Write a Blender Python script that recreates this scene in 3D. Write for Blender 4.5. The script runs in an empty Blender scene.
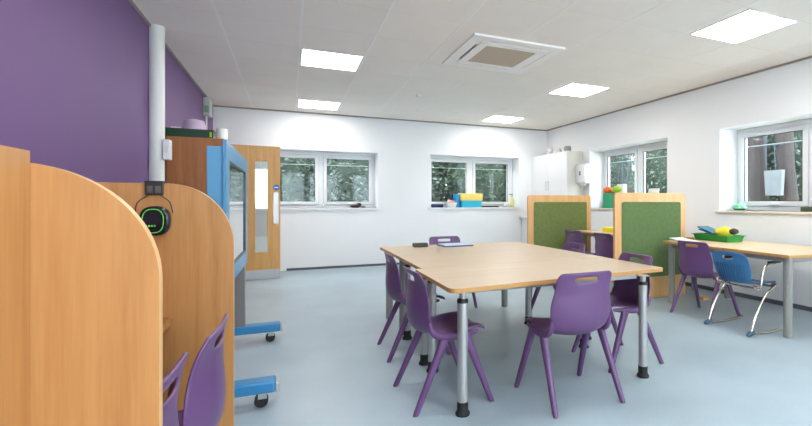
import bpy, bmesh, math, random
from mathutils import Vector, Matrix
random.seed(7)
scene = bpy.context.scene
col = scene.collection

# ------------------------------------------------------------------ camera, sky, exposure
cam_data = bpy.data.cameras.new('camera')
cam = bpy.data.objects.new('camera', cam_data)
col.objects.link(cam)
cam.location = (0, 0, 1.185)
cam.rotation_euler = (math.radians(90), 0, -0.425)
cam_data.sensor_width = 36.0
cam_data.lens = 458.0 / 812.0 * 36.0
cam_data.shift_x = -91.0 / 812.0
cam_data.shift_y = -10.7 / 812.0
cam_data.clip_start = 0.02
scene.camera = cam

world = bpy.data.worlds.new('overcast_sky')
scene.world = world
world.use_nodes = True
bgn = world.node_tree.nodes['Background']
bgn.inputs['Color'].default_value = (0.80, 0.90, 1.0, 1)
bgn.inputs['Strength'].default_value = 4.6
scene.view_settings.view_transform = 'Standard'
scene.view_settings.look = 'None'
scene.view_settings.gamma = 1
scene.view_settings.use_curve_mapping = False
scene.view_settings.exposure = 1.62
LAMP = 7.0            # emission of the ceiling panels

# ------------------------------------------------------------------ materials
def lin(c):
    return tuple(((v/255.0)/12.92 if v/255.0 <= 0.04045 else ((v/255.0+0.055)/1.055)**2.4) for v in c)
MATS = {}
def mat(name, rgb, rough=0.5, metal=0.0, var=0.04, scale=8.0, bump=0.0, bscale=60.0, spec=0.5, coat=0.0, stretch=(1,1,1), emit=None):
    if name in MATS: return MATS[name]
    m = bpy.data.materials.new(name); m.use_nodes = True
    nt = m.node_tree; b = nt.nodes['Principled BSDF']
    c = lin(rgb)
    tc = nt.nodes.new('ShaderNodeTexCoord'); mp = nt.nodes.new('ShaderNodeMapping')
    mp.inputs['Scale'].default_value = stretch
    nt.links.new(tc.outputs['Object'], mp.inputs['Vector'])
    nz = nt.nodes.new('ShaderNodeTexNoise'); nz.inputs['Scale'].default_value = scale; nz.inputs['Detail'].default_value = 5
    nt.links.new(mp.outputs['Vector'], nz.inputs['Vector'])
    mx = nt.nodes.new('ShaderNodeMix'); mx.data_type = 'RGBA'
    mx.inputs[6].default_value = (*[max(0, v*(1-var)) for v in c], 1)
    mx.inputs[7].default_value = (*[min(1, v*(1+var)) for v in c], 1)
    nt.links.new(nz.outputs['Fac'], mx.inputs[0])
    nt.links.new(mx.outputs[2], b.inputs['Base Color'])
    b.inputs['Roughness'].default_value = rough; b.inputs['Metallic'].default_value = metal
    b.inputs['Specular IOR Level'].default_value = spec
    b.inputs['Coat Weight'].default_value = coat
    if bump:
        n2 = nt.nodes.new('ShaderNodeTexNoise'); n2.inputs['Scale'].default_value = bscale; n2.inputs['Detail'].default_value = 3
        nt.links.new(mp.outputs['Vector'], n2.inputs['Vector'])
        bp = nt.nodes.new('ShaderNodeBump'); bp.inputs['Strength'].default_value = bump; bp.inputs['Distance'].default_value = 0.01
        nt.links.new(n2.outputs['Fac'], bp.inputs['Height']); nt.links.new(bp.outputs['Normal'], b.inputs['Normal'])
    if emit:
        b.inputs['Emission Color'].default_value = (*emit[0], 1); b.inputs['Emission Strength'].default_value = emit[1]
    MATS[name] = m
    return m

def wood(name, ca, cb, axis='z', rough=0.42, scale=1.0, spec=0.4, mid=0.5):
    m = bpy.data.materials.new(name); m.use_nodes = True
    nt = m.node_tree; b = nt.nodes['Principled BSDF']
    tc = nt.nodes.new('ShaderNodeTexCoord'); mp = nt.nodes.new('ShaderNodeMapping')
    s = {'x': (1.2, 22, 22), 'y': (22, 1.2, 22), 'z': (22, 22, 1.2)}[axis]
    mp.inputs['Scale'].default_value = tuple(v*scale for v in s)
    nt.links.new(tc.outputs['Object'], mp.inputs['Vector'])
    nz = nt.nodes.new('ShaderNodeTexNoise'); nz.inputs['Scale'].default_value = 1.0; nz.inputs['Detail'].default_value = 8
    nz.inputs['Roughness'].default_value = 0.6; nz.inputs['Distortion'].default_value = 0.6
    nt.links.new(mp.outputs['Vector'], nz.inputs['Vector'])
    mp2 = nt.nodes.new('ShaderNodeMapping'); mp2.inputs['Scale'].default_value = tuple(v*scale*6 for v in s)
    nt.links.new(tc.outputs['Object'], mp2.inputs['Vector'])
    n2 = nt.nodes.new('ShaderNodeTexNoise'); n2.inputs['Scale'].default_value = 1.0; n2.inputs['Detail'].default_value = 3
    nt.links.new(mp2.outputs['Vector'], n2.inputs['Vector'])
    ad = nt.nodes.new('ShaderNodeMath'); ad.operation = 'MULTIPLY_ADD'
    ad.inputs[1].default_value = 0.35
    nt.links.new(n2.outputs['Fac'], ad.inputs[0]); nt.links.new(nz.outputs['Fac'], ad.inputs[2])
    cr = nt.nodes.new('ShaderNodeValToRGB')
    cr.color_ramp.elements[0].position = 0.45; cr.color_ramp.elements[0].color = (*lin(ca), 1)
    cr.color_ramp.elements[1].position = 0.90; cr.color_ramp.elements[1].color = (*lin(cb), 1)
    nt.links.new(ad.outputs[0], cr.inputs['Fac']); nt.links.new(cr.outputs['Color'], b.inputs['Base Color'])
    b.inputs['Roughness'].default_value = rough; b.inputs['Specular IOR Level'].default_value = spec
    return m

M = {}
M['wall'] = mat('white_wall_paint', (238, 239, 240), 0.75, var=0.012, scale=2.0, bump=0.03, bscale=120)
M['purple_wall'] = mat('purple_wall_paint', (108, 76, 126), 0.6, var=0.03, scale=1.5, bump=0.03, bscale=120)
M['ceil'] = mat('ceiling_tile', (248, 240, 232), 0.9, var=0.03, scale=3.0, bump=0.12, bscale=260)
M['ceil_grid'] = mat('ceiling_grid_white', (250, 246, 242), 0.5, var=0.01)
M['ceil_joint'] = mat('ceiling_joint', (236, 228, 220), 0.8, var=0.02)
M['ceil_edge'] = mat('ceiling_edge_brown', (158, 148, 138), 0.7)
M['skirt'] = mat('dark_skirting', (84, 90, 98), 0.6)
M['upvc'] = mat('white_window_plastic', (238, 240, 242), 0.3, var=0.01)
M['sill'] = mat('cream_sill', (232, 222, 204), 0.4, var=0.02)
M['sillw'] = mat('white_sill', (238, 240, 242), 0.35, var=0.01)
M['dark'] = mat('black_plastic', (26, 26, 28), 0.4)
M['rubber'] = mat('black_rubber', (22, 22, 24), 0.65)
M['plastic'] = mat('purple_plastic', (102, 68, 114), 0.36, var=0.06, scale=3, bump=0.03, bscale=300)
M['blue_plastic'] = mat('blue_chair_plastic', (56, 114, 162), 0.34, var=0.05, scale=3)
M['silver'] = mat('brushed_silver', (186, 186, 184), 0.36, metal=0.7, var=0.03, scale=30)
M['chrome'] = mat('warm_chrome', (206, 196, 186), 0.18, metal=1.0, var=0.02)
M['greyleg'] = mat('grey_powder_coat', (150, 148, 142), 0.45, metal=0.1, var=0.03, scale=20)
M['apron'] = mat('grey_apron', (150, 150, 148), 0.5, var=0.02)
M['felt'] = mat('green_felt', (114, 126, 76), 0.95, var=0.22, scale=26, bump=0.4, bscale=300, spec=0.1)
M['felt2'] = mat('green_felt_cool', (98, 118, 76), 0.95, var=0.22, scale=26, bump=0.4, bscale=300, spec=0.1)
M['tvblue'] = mat('sky_blue_casing', (84, 150, 190), 0.4, var=0.03)
M['tvedge'] = mat('mid_blue_frame', (68, 134, 176), 0.35, var=0.03)
M['tvdark'] = mat('grey_seal', (60, 66, 70), 0.5)
M['screen'] = mat('screen_glass', (88, 98, 98), 0.05, var=0.01, spec=0.9, coat=1.0)
M['footblue'] = mat('blue_foot_cover', (48, 130, 182), 0.35, var=0.03)
M['steel'] = mat('kick_plate_steel', (176, 176, 178), 0.35, metal=0.8, var=0.04, scale=20)
M['brass'] = mat('brass', (170, 120, 60), 0.3, metal=0.8)
M['signblue'] = mat('sign_blue', (0, 110, 190), 0.4)
M['white'] = mat('white_gloss', (236, 236, 238), 0.3, var=0.01)
M['offwhite'] = mat('off_white_plastic', (226, 226, 220), 0.4, var=0.01)
M['cupside'] = mat('cabinet_side_cream', (218, 214, 204), 0.45, var=0.01)
M['acgrille'] = mat('beige_grille', (200, 182, 162), 0.8, var=0.08, scale=160)
M['greentray'] = mat('green_tray_plastic', (42, 152, 62), 0.4, var=0.04)
M['darkgreen'] = mat('dark_green_plastic', (22, 62, 36), 0.4, var=0.04)
M['teal'] = mat('teal_folder', (14, 104, 130), 0.4)
M['navy'] = mat('navy_plastic', (24, 52, 96), 0.4)
M['yellow'] = mat('yellow_fabric', (226, 206, 40), 0.6, var=0.08)
M['paleyellow'] = mat('pale_yellow_card', (242, 216, 120), 0.6, var=0.03)
M['cyan'] = mat('cyan_plastic', (40, 176, 206), 0.4, var=0.03)
M['azure'] = mat('azure_plastic', (40, 148, 206), 0.4, var=0.03)
M['brown'] = mat('dark_brown_cloth', (66, 50, 46), 0.8, var=0.2, scale=30)
M['pink'] = mat('pink_paper', (214, 96, 120), 0.6)
M['peach'] = mat('peach_card', (224, 150, 120), 0.6)
M['orange'] = mat('orange_plastic', (236, 98, 36), 0.5)
M['lime'] = mat('lime_plastic', (164, 200, 40), 0.5)
M['mint'] = mat('green_bin_plastic', (36, 160, 110), 0.45)
M['glassgreen'] = mat('pale_green_plastic', (120, 206, 160), 0.15, var=0.1, scale=40)
M['lilac'] = mat('lilac_fabric', (196, 176, 198), 0.8, var=0.05)
M['paper'] = mat('white_paper', (236, 236, 232), 0.8, var=0.02)
M['limegreen'] = mat('bright_green_mark', (90, 210, 70), 0.5)
M['leafa'] = mat('leaf_green', (60, 76, 48), 0.7, var=0.5, scale=1.5)
M['leafb'] = mat('leaf_grey_green', (84, 92, 82), 0.6, var=0.5, scale=1.5)
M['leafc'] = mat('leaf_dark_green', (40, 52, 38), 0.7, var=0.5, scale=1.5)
M['bark'] = mat('tree_bark', (48, 40, 37), 0.9, var=0.45, scale=5, bump=0.6, bscale=20, stretch=(3,3,0.4))
M['ground'] = mat('ground_bounce_grey', (178, 178, 170), 0.95, var=0.2, scale=2)  # pale tone chosen so the ground bounces daylight up to the ceiling
M['greyboard'] = mat('fence_grey', (96, 104, 108), 0.8, var=0.2, scale=4, stretch=(8,8,0.5))
M['bluegrey'] = mat('blue_grey_cladding', (48, 58, 64), 0.7, var=0.1)
M['brick'] = mat('render_wall', (170, 176, 176), 0.8, var=0.1)

M['wood_divider'] = wood('beech_divider', (196, 142, 86), (174, 118, 66), 'z')
M['wood_door'] = wood('oak_door', (226, 176, 108), (206, 150, 84), 'z')
M['wood_cab'] = wood('red_brown_cabinet', (176, 116, 68), (152, 92, 48), 'z')
M['wood_frame'] = wood('beech_frame', (226, 180, 124), (206, 156, 98), 'z')
M['wood_top'] = wood('maple_table_top', (206, 186, 160), (194, 170, 140), 'x', rough=0.36, spec=0.45)
M['wood_top_y'] = wood('maple_table_top_lengthwise', (212, 188, 150), (198, 168, 130), 'y', rough=0.36)
M['wood_edge'] = wood('table_edge_band', (206, 158, 98), (186, 134, 76), 'x')

# floor: speckled pale blue vinyl with broad soft sheen
def floor_mat():
    m = bpy.data.materials.new('pale_blue_vinyl'); m.use_nodes = True
    nt = m.node_tree; b = nt.nodes['Principled BSDF']
    tc = nt.nodes.new('ShaderNodeTexCoord')
    n1 = nt.nodes.new('ShaderNodeTexNoise'); n1.inputs['Scale'].default_value = 2.2; n1.inputs['Detail'].default_value = 6
    n2 = nt.nodes.new('ShaderNodeTexNoise'); n2.inputs['Scale'].default_value = 90; n2.inputs['Detail'].default_value = 2
    for n in (n1, n2): nt.links.new(tc.outputs['Object'], n.inputs['Vector'])
    ad = nt.nodes.new('ShaderNodeMath'); ad.operation = 'MULTIPLY_ADD'; ad.inputs[1].default_value = 0.5
    nt.links.new(n2.outputs['Fac'], ad.inputs[0]); nt.links.new(n1.outputs['Fac'], ad.inputs[2])
    cr = nt.nodes.new('ShaderNodeValToRGB')
    cr.color_ramp.elements[0].position = 0.45; cr.color_ramp.elements[0].color = (*lin((156, 174, 184)), 1)
    cr.color_ramp.elements[1].position = 1.0; cr.color_ramp.elements[1].color = (*lin((172, 189, 198)), 1)
    nt.links.new(ad.outputs[0], cr.inputs['Fac']); nt.links.new(cr.outputs['Color'], b.inputs['Base Color'])
    b.inputs['Roughness'].default_value = 0.38; b.inputs['Specular IOR Level'].default_value = 0.45
    bp = nt.nodes.new('ShaderNodeBump'); bp.inputs['Strength'].default_value = 0.08; bp.inputs['Distance'].default_value = 0.004
    nt.links.new(n1.outputs['Fac'], bp.inputs['Height']); nt.links.new(bp.outputs['Normal'], b.inputs['Normal'])
    return m
M['floor'] = floor_mat()

def glass_mat(name, tint=(0.93, 0.96, 0.96), refl=0.18):
    m = bpy.data.materials.new(name); m.use_nodes = True
    nt = m.node_tree
    for n in list(nt.nodes): nt.nodes.remove(n)
    out = nt.nodes.new('ShaderNodeOutputMaterial'); mx = nt.nodes.new('ShaderNodeMixShader')
    tr = nt.nodes.new('ShaderNodeBsdfTransparent'); tr.inputs['Color'].default_value = (*tint, 1)
    gl = nt.nodes.new('ShaderNodeBsdfGlossy'); gl.inputs['Roughness'].default_value = 0.03
    lw = nt.nodes.new('ShaderNodeLayerWeight'); lw.inputs['Blend'].default_value = 0.5
    fr = nt.nodes.new('ShaderNodeMath'); fr.operation = 'POWER'; fr.inputs[1].default_value = 4.0
    nt.links.new(lw.outputs['Facing'], fr.inputs[0])
    ad = nt.nodes.new('ShaderNodeMath'); ad.operation = 'ADD'; ad.inputs[1].default_value = refl; ad.use_clamp = True
    nt.links.new(fr.outputs[0], ad.inputs[0]); nt.links.new(ad.outputs[0], mx.inputs[0])
    nt.links.new(tr.outputs[0], mx.inputs[1]); nt.links.new(gl.outputs[0], mx.inputs[2])
    nt.links.new(mx.outputs[0], out.inputs['Surface'])
    return m
M['glass'] = glass_mat('window_glass', refl=0.015)
M['doorglass'] = glass_mat('door_vision_glass', (0.85, 0.88, 0.86), 0.12)

def emit_mat(name, color, s):
    m = bpy.data.materials.new(name); m.use_nodes = True
    nt = m.node_tree; b = nt.nodes['Principled BSDF']
    b.inputs['Base Color'].default_value = (0.9, 0.9, 0.9, 1)
    b.inputs['Emission Color'].default_value = (*color, 1); b.inputs['Emission Strength'].default_value = s
    return m
M['lamp'] = emit_mat('led_diffuser', (1.0, 0.975, 0.95), LAMP)
M['purple_wall_near'] = M['purple_wall']

# ------------------------------------------------------------------ mesh helpers
def box(bm, a, b, rot=None, piv=None):
    x0, y0, z0 = a; x1, y1, z1 = b
    if x0 > x1: x0, x1 = x1, x0
    if y0 > y1: y0, y1 = y1, y0
    if z0 > z1: z0, z1 = z1, z0
    vs = [bm.verts.new(p) for p in [(x0,y0,z0),(x1,y0,z0),(x1,y1,z0),(x0,y1,z0),(x0,y0,z1),(x1,y0,z1),(x1,y1,z1),(x0,y1,z1)]]
    fs = [bm.faces.new([vs[i] for i in q]) for q in [(0,3,2,1),(4,5,6,7),(0,1,5,4),(1,2,6,5),(2,3,7,6),(3,0,4,7)]]
    if rot is not None:
        bmesh.ops.rotate(bm, verts=vs, cent=piv or ((x0+x1)/2,(y0+y1)/2,(z0+z1)/2), matrix=rot)
    return fs
def bbox(a, b, bev=0.0, seg=2):
    bm = bmesh.new(); box(bm, a, b)
    if bev: bmesh.ops.bevel(bm, geom=bm.edges[:], offset=bev, segments=seg, profile=0.5, affect='EDGES')
    return bm
def lathe(bm, prof, n=20, cx=0, cy=0):
    rings = []
    for (r, z) in prof:
        rings.append([bm.verts.new((cx+r*math.cos(2*math.pi*i/n), cy+r*math.sin(2*math.pi*i/n), z)) for i in range(n)])
    for a, b in zip(rings, rings[1:]):
        for i in range(n):
            bm.faces.new((a[i], a[(i+1)%n], b[(i+1)%n], b[i]))
    bm.faces.new(list(reversed(rings[0]))); bm.faces.new(rings[-1])
def prism(bm, pts, z0, z1):
    lo = [bm.verts.new((x, y, z0)) for x, y in pts]; hi = [bm.verts.new((x, y, z1)) for x, y in pts]
    n = len(pts)
    bot = bm.faces.new(list(reversed(lo))); top = bm.faces.new(hi)
    sides = [bm.faces.new((lo[i], lo[(i+1)%n], hi[(i+1)%n], hi[i])) for i in range(n)]
    return bot, top, sides
def round_poly(pts, r, seg=5):
    out = []
    n = len(pts)
    for i in range(n):
        p = Vector(pts[i]); a = Vector(pts[i-1]); b = Vector(pts[(i+1)%n])
        rr = r[i] if isinstance(r, (list, tuple)) else r
        if rr <= 0: out.append(tuple(p)); continue
        da = (a-p).normalized()*rr; db = (b-p).normalized()*rr
        for k in range(seg+1):
            t = k/seg
            q = (p+da)*(1-t)**2 + p*2*t*(1-t) + (p+db)*t*t
            out.append(tuple(q))
    return out
def tube(bm, pts, r, n=10, radii=None):
    pts = [Vector(p) for p in pts]; rings = []
    up = Vector((0,0,1)); prevn = None
    for i, p in enumerate(pts):
        if i == 0: t = pts[1]-p
        elif i == len(pts)-1: t = p-pts[i-1]
        else: t = (pts[i+1]-p).normalized()+(p-pts[i-1]).normalized()
        t.normalize()
        if prevn is None:
            nn = t.cross(up if abs(t.z) < 0.9 else Vector((1,0,0))).normalized()
        else:
            nn = (prevn - t*prevn.dot(t)).normalized()
        prevn = nn; bb = t.cross(nn)
        rr = radii[i] if radii else r
        rings.append([bm.verts.new(p + (nn*math.cos(2*math.pi*k/n)+bb*math.sin(2*math.pi*k/n))*rr) for k in range(n)])
    for a, b in zip(rings, rings[1:]):
        for k in range(n): bm.faces.new((a[k], a[(k+1)%n], b[(k+1)%n], b[k]))
    bm.faces.new(list(reversed(rings[0]))); bm.faces.new(rings[-1])
def smooth_path(ctrl, sub=6):
    P = [Vector(p) for p in ctrl]; out = []
    for i in range(len(P)-1):
        p0 = P[max(i-1,0)]; p1 = P[i]; p2 = P[i+1]; p3 = P[min(i+2,len(P)-1)]
        for k in range(sub):
            t = k/sub
            out.append(0.5*((2*p1)+(-p0+p2)*t+(2*p0-5*p1+4*p2-p3)*t*t+(-p0+3*p1-3*p2+p3)*t**3))
    out.append(P[-1]); return out

def obj(name, bm, m, parent=None, smooth=False, bevel=0.0, seg=2, loc=None, rotz=0.0):
    bmesh.ops.recalc_face_normals(bm, faces=bm.faces[:])
    me = bpy.data.meshes.new(name); bm.to_mesh(me); bm.free()
    ms = m if isinstance(m, (list, tuple)) else [m]
    for q in ms: me.materials.append(q)
    if smooth:
        for p in me.polygons: p.use_smooth = True
        try: me.set_sharp_from_angle(angle=math.radians(42))
        except Exception: pass
    o = bpy.data.objects.new(name, me); col.objects.link(o)
    if parent: o.parent = parent
    if loc: o.location = loc
    o.rotation_euler.z = rotz
    if bevel:
        md = o.modifiers.new('bevel', 'BEVEL'); md.width = bevel; md.segments = seg; md.limit_method = 'ANGLE'
    return o
def tag(o, label, cat, group=None, kind=None):
    o['label'] = label; o['category'] = cat
    if group: o['group'] = group
    if kind: o['kind'] = kind
    return o
def thing(name, label, cat, loc=(0,0,0), rotz=0.0, group=None):
    o = bpy.data.objects.new(name, None); col.objects.link(o)
    o.empty_display_size = 0.05
    o.location = loc; o.rotation_euler.z = rotz
    return tag(o, label, cat, group)
def struct(name, bm, m, **k):
    o = obj(name, bm, m, **k); o['kind'] = 'structure'; return o
def kids(o): return [c for c in bpy.data.objects if c.parent == o]
def copy_tree(o, parent=None):
    c = o.copy(); col.objects.link(c); c.parent = parent
    for ch in kids(o): copy_tree(ch, c)
    return c

# ------------------------------------------------------------------ room
LX, RX, BY, FY, CH = -1.14, 5.15, 8.72, -2.4, 2.77
T = 0.405
bm = bmesh.new(); box(bm, (LX-T, FY-T, -0.12), (RX+T, BY+T, 0)); struct('floor', bm, M['floor'])
bm = bmesh.new(); box(bm, (LX-T, FY-T, CH), (RX+T, BY+T, CH+0.2)); struct('ceiling', bm, M['ceil'])

def wall_boxes(bm, u0, u1, holes, put):
    """solid wall from u0 to u1 and z 0..CH with rectangular holes (ua, ub, za, zb)"""
    hs = sorted(holes); u = u0
    for (a, b, za, zb) in hs:
        if a > u: put(bm, u, a, 0, CH)
        if za > 0: put(bm, a, b, 0, za)
        if zb < CH: put(bm, a, b, zb, CH)
        u = b
    if u < u1: put(bm, u, u1, 0, CH)
W1 = (-0.45, 1.50, 1.08, 2.11); W2 = (2.51, 4.46, 1.08, 2.13)
W3 = (5.20, 7.14, 1.08, 2.16); W4 = (2.33, 4.28, 1.08, 2.15)
bm = bmesh.new(); wall_boxes(bm, LX-T, RX+T, [W1, W2], lambda bm, a, b, z0, z1: box(bm, (a, BY, z0), (b, BY+T, z1)))
struct('wall_back', bm, M['wall'])
bm = bmesh.new(); wall_boxes(bm, FY-T, BY, [W3, W4], lambda bm, a, b, z0, z1: box(bm, (RX, a, z0), (RX+T, b, z1)))
struct('wall_right', bm, M['wall'])
DO = (6.98, 7.94, 0, 2.08)
bm = bmesh.new(); wall_boxes(bm, FY-T, BY, [DO], lambda bm, a, b, z0, z1: box(bm, (LX-T, a, z0), (LX, b, z1)))
struct('wall_left', bm, M['purple_wall'])
bm = bmesh.new(); box(bm, (LX, FY, 0), (LX+0.02, 2.93, CH)); struct('trim_1', bm, M['purple_wall_near'])
FILL_W5 = (-0.7, 2.0, 0.85, 2.5); FILL_W6 = (2.4, 5.0, 0.85, 2.5)  # openings added behind the camera, out of view, to let in fill daylight
bm = bmesh.new(); wall_boxes(bm, LX-T, RX+T, [FILL_W5, FILL_W6], lambda bm, a, b, z0, z1: box(bm, (a, FY-T, z0), (b, FY, z1)))
struct('wall_front', bm, M['wall'])
# corridor beyond the open door
bm = bmesh.new()
box(bm, (LX-T-1.3, 6.5, 0), (LX-T-1.2, 8.4, CH)); box(bm, (LX-T-1.2, 6.5, 0), (LX-T, 6.6, CH)); box(bm, (LX-T-1.2, 8.3, 0), (LX-T, 8.4, CH))
box(bm, (LX-T-1.2, 6.6, CH), (LX-T, 8.3, CH+.1)); box(bm, (LX-T-1.2, 6.6, -0.12), (LX-T, 8.3, 0))
struct('wall_corridor', bm, M['wall'])
# ceiling edge trim
bm = bmesh.new()
box(bm, (LX, BY-0.015, CH-0.022), (RX, BY, CH)); struct('trim_2', bm, M['ceil_edge'])
bm = bmesh.new(); box(bm, (RX-0.015, FY, CH-0.022), (RX, BY-0.015, CH)); struct('trim_3', bm, M['ceil_edge'])
bm = bmesh.new(); box(bm, (LX+0.02, FY, CH-0.022), (LX+0.035, 2.93, CH)); box(bm, (LX, 2.93, CH-0.022), (LX+0.015, BY-0.015, CH)); struct('trim_4', bm, M['ceil_edge'])
# skirtings
bm = bmesh.new(); box(bm, (-0.05, BY-0.012, 0), (RX, BY, 0.04)); struct('baseboard_back', bm, M['skirt'])
bm = bmesh.new(); box(bm, (RX-0.012, FY, 0), (RX, BY-0.012, 0.05)); struct('baseboard_right', bm, M['skirt'])
# ceiling grid
bm = bmesh.new()
x = 0.095-0.655
while x < RX:
    box(bm, (x-0.010, FY, CH-0.002), (x+0.010, BY-0.016, CH+0.001)); x += 0.655
struct('trim_5', bm, M['ceil_grid'])
bm = bmesh.new()
y = 5.09-0.635*11
while y < BY:
    box(bm, (LX+0.036, y-0.0035, CH-0.0008), (RX-0.016, y+0.0035, CH+0.001)); y += 0.635
struct('trim_6', bm, M['ceil_joint'])

# windows: local frame, x along the wall, y = outward, z up; origin at left bottom of opening
def window(n, loc, rotz, w, h, open_left_sill, sillmat):
    # all members in local coordinates
    d0 = 0.33
    bm = bmesh.new(); fw = 0.055
    box(bm, (0, d0, 0), (w, d0+0.07, fw)); box(bm, (0, d0, h-fw), (w, d0+0.07, h))
    box(bm, (0, d0, fw), (fw, d0+0.07, h-fw)); box(bm, (w-fw, d0, fw), (w, d0+0.07, h-fw))
    box(bm, (w/2-0.04, d0, fw), (w/2+0.04, d0+0.07, h-fw))
    root = struct('window_%d' % n, bm, M['upvc'], bevel=0.006)
    root.location = loc; root.rotation_euler.z = rotz
    for s in (0, 1):
        xa = fw+0.004 if s == 0 else w/2+0.044
        xb = w/2-0.044 if s == 0 else w-fw-0.004
        bm = bmesh.new(); sw = 0.058; za, zb = fw+0.004, h-fw-0.004
        y0, y1 = d0-0.018, d0+0.05
        box(bm, (xa, y0, za), (xb, y1, za+sw)); box(bm, (xa, y0, zb-sw), (xb, y1, zb))
        box(bm, (xa, y0, za+sw), (xa+sw, y1, zb-sw)); box(bm, (xb-sw, y0, za+sw), (xb, y1, zb-sw))
        sash = obj('sash', bm, M['upvc'], root, bevel=0.005)
        bm = bmesh.new()
        g = 0.006
        for a, b in (((xa+sw, za+sw), (xb-sw, za+sw+g)), ((xa+sw, zb-sw-g), (xb-sw, zb-sw)), ((xa+sw, za+sw+g), (xa+sw+g, zb-sw-g)), ((xb-sw-g, za+sw+g), (xb-sw, zb-sw-g))):
            box(bm, (a[0], y0+0.006, a[1]), (b[0], y0+0.03, b[1]))
        obj('gasket', bm, M['dark'], sash)
        bm = bmesh.new(); box(bm, (xa+sw+g, y0+0.020, za+sw+g), (xb-sw-g, y0+0.024, zb-sw-g))
        obj('glass_pane', bm, M['glass'], sash)
        bm = bmesh.new(); box(bm, (xa+sw+g, y0+0.028, zb-sw-0.125), (xb-sw-g, y0+0.034, zb-sw-0.115))
        obj('glazing_bar', bm, M['upvc'], sash)
        bm = bbox(((xa+xb)/2-0.012, y0-0.03, za+0.012), ((xa+xb)/2+0.10, y0-0.012, za+0.03), 0.004)
        box(bm, ((xa+xb)/2-0.012, y0-0.012, za+0.008), ((xa+xb)/2+0.016, y0, za+0.045))
        obj('window_handle', bm, M['white'], root)
        bm = bbox((xa+0.08, y0-0.014, zb-0.045), (xb-0.08, y0-0.001, zb-0.02), 0.004)
        obj('trickle_vent', bm, M['upvc'], root)
    bm = bbox((-0.04, -0.03, -0.028), (w+0.04, 0.0, 0.0), 0.004); box(bm, (0.001, 0, -0.02), (w-0.001, d0, 0.0))
    obj('window_sill', bm, sillmat, root)
    return root
window(1, (W1[0], BY, W1[2]), 0, W1[1]-W1[0], W1[3]-W1[2], 0, M['sillw'])
window(2, (W2[0], BY, W2[2]), 0, W2[1]-W2[0], W2[3]-W2[2], 0, M['sillw'])
window(3, (RX, W3[1], W3[2]), -math.pi/2, W3[1]-W3[0], W3[3]-W3[2], 0, M['sill'])
window(4, (RX, W4[1], W4[2]), -math.pi/2, W4[1]-W4[0], W4[3]-W4[2], 0, M['sill'])

window(5, (FILL_W5[1], FY, FILL_W5[2]), math.pi, FILL_W5[1]-FILL_W5[0], FILL_W5[3]-FILL_W5[2], 0, M['sillw'])  # this and the next: unseen windows added for fill daylight
window(6, (FILL_W6[1], FY, FILL_W6[2]), math.pi, FILL_W6[1]-FILL_W6[0], FILL_W6[3]-FILL_W6[2], 0, M['sillw'])

# open door leaf, hinged on the left wall, seen flat on
bm = bmesh.new()
w, h, t = 0.97, 2.04, 0.044
vx0, vx1, vz0, vz1 = 0.62, 0.80, 0.42, 1.82
# local x runs from hinge to latch edge
for a, b in (((0, 0), (vx0, h)), ((vx1, 0), (w, h)), ((vx0, 0), (vx1, vz0)), ((vx0, vz1), (vx1, h))):
    box(bm, (a[0], 0, a[1]+0.008), (b[0], t, b[1]+0.008 if b[1] == h else b[1]))
door = struct('door_1', bm, M['wood_door'])
door.location = (-1.10, 7.80, 0); door.rotation_euler.z = math.radians(5.5)
bm = bmesh.new()
for a, b in (((vx0-.03, vz0-.03), (vx1+.03, vz0+.005)), ((vx0-.03, vz1-.005), (vx1+.03, vz1+.03)), ((vx0-.03, vz0+.005), (vx0+.005, vz1-.005)), ((vx1-.005, vz0+.005), (vx1+.03, vz1-.005))):
    box(bm, (a[0], -0.012, a[1]), (b[0], t+0.012, b[1]))
obj('vision_frame', bm, M['wood_door'], door)
bm = bmesh.new(); box(bm, (vx0+.005, 0.018, vz0+.005), (vx1-.005, 0.026, vz1-.005)); obj('vision_panel', bm, M['doorglass'], door)
bm = bmesh.new(); box(bm, (0.01, -0.002, 0.01), (w-0.01, 0, 0.15)); obj('kick_plate', bm, M['steel'], door)
bm = bmesh.new(); box(bm, (0.875, -0.003, 0.86), (0.945, 0, 1.34)); obj('finger_plate', bm, M['steel'], door)
bm = bmesh.new(); lathe(bm, [(0.045, 0), (0.045, 0.003)], 24)
bmesh.ops.rotate(bm, verts=bm.verts[:], cent=(0,0,0), matrix=Matrix.Rotation(math.radians(90), 3, 'X'))
bmesh.ops.translate(bm, verts=bm.verts[:], vec=(0.915, 0, 1.415))
sg = obj('round_sign', bm, M['signblue'], door)
bm = bmesh.new(); box(bm, (0.888, -0.005, 1.408), (0.942, -0.003, 1.422)); obj('sign_stripe', bm, M['white'], sg)
bm = bmesh.new(); tube(bm, [(0.91, 0, 0.83), (0.91, -0.03, 0.83)], 0.022, 16); obj('lock_knob', bm, M['brass'], door, smooth=True)
bm = bmesh.new()
box(bm, (LX-0.1, DO[0]-0.06, 0), (LX+0.02, DO[0], DO[3]+0.06)); box(bm, (LX-0.1, DO[1], 0), (LX+0.02, DO[1]+0.06, DO[3]+0.06)); box(bm, (LX-0.1, DO[0], DO[3]), (LX+0.02, DO[1], DO[3]+0.06))
struct('trim_7', bm, M['wood_door'])

# boxed-in pipe on the purple wall
bm = bmesh.new(); lathe(bm, [(0.062, 0), (0.062, CH)], 28, LX+0.045, 5.03)
struct('trim_8', bm, M['offwhite'], smooth=True)

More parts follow.
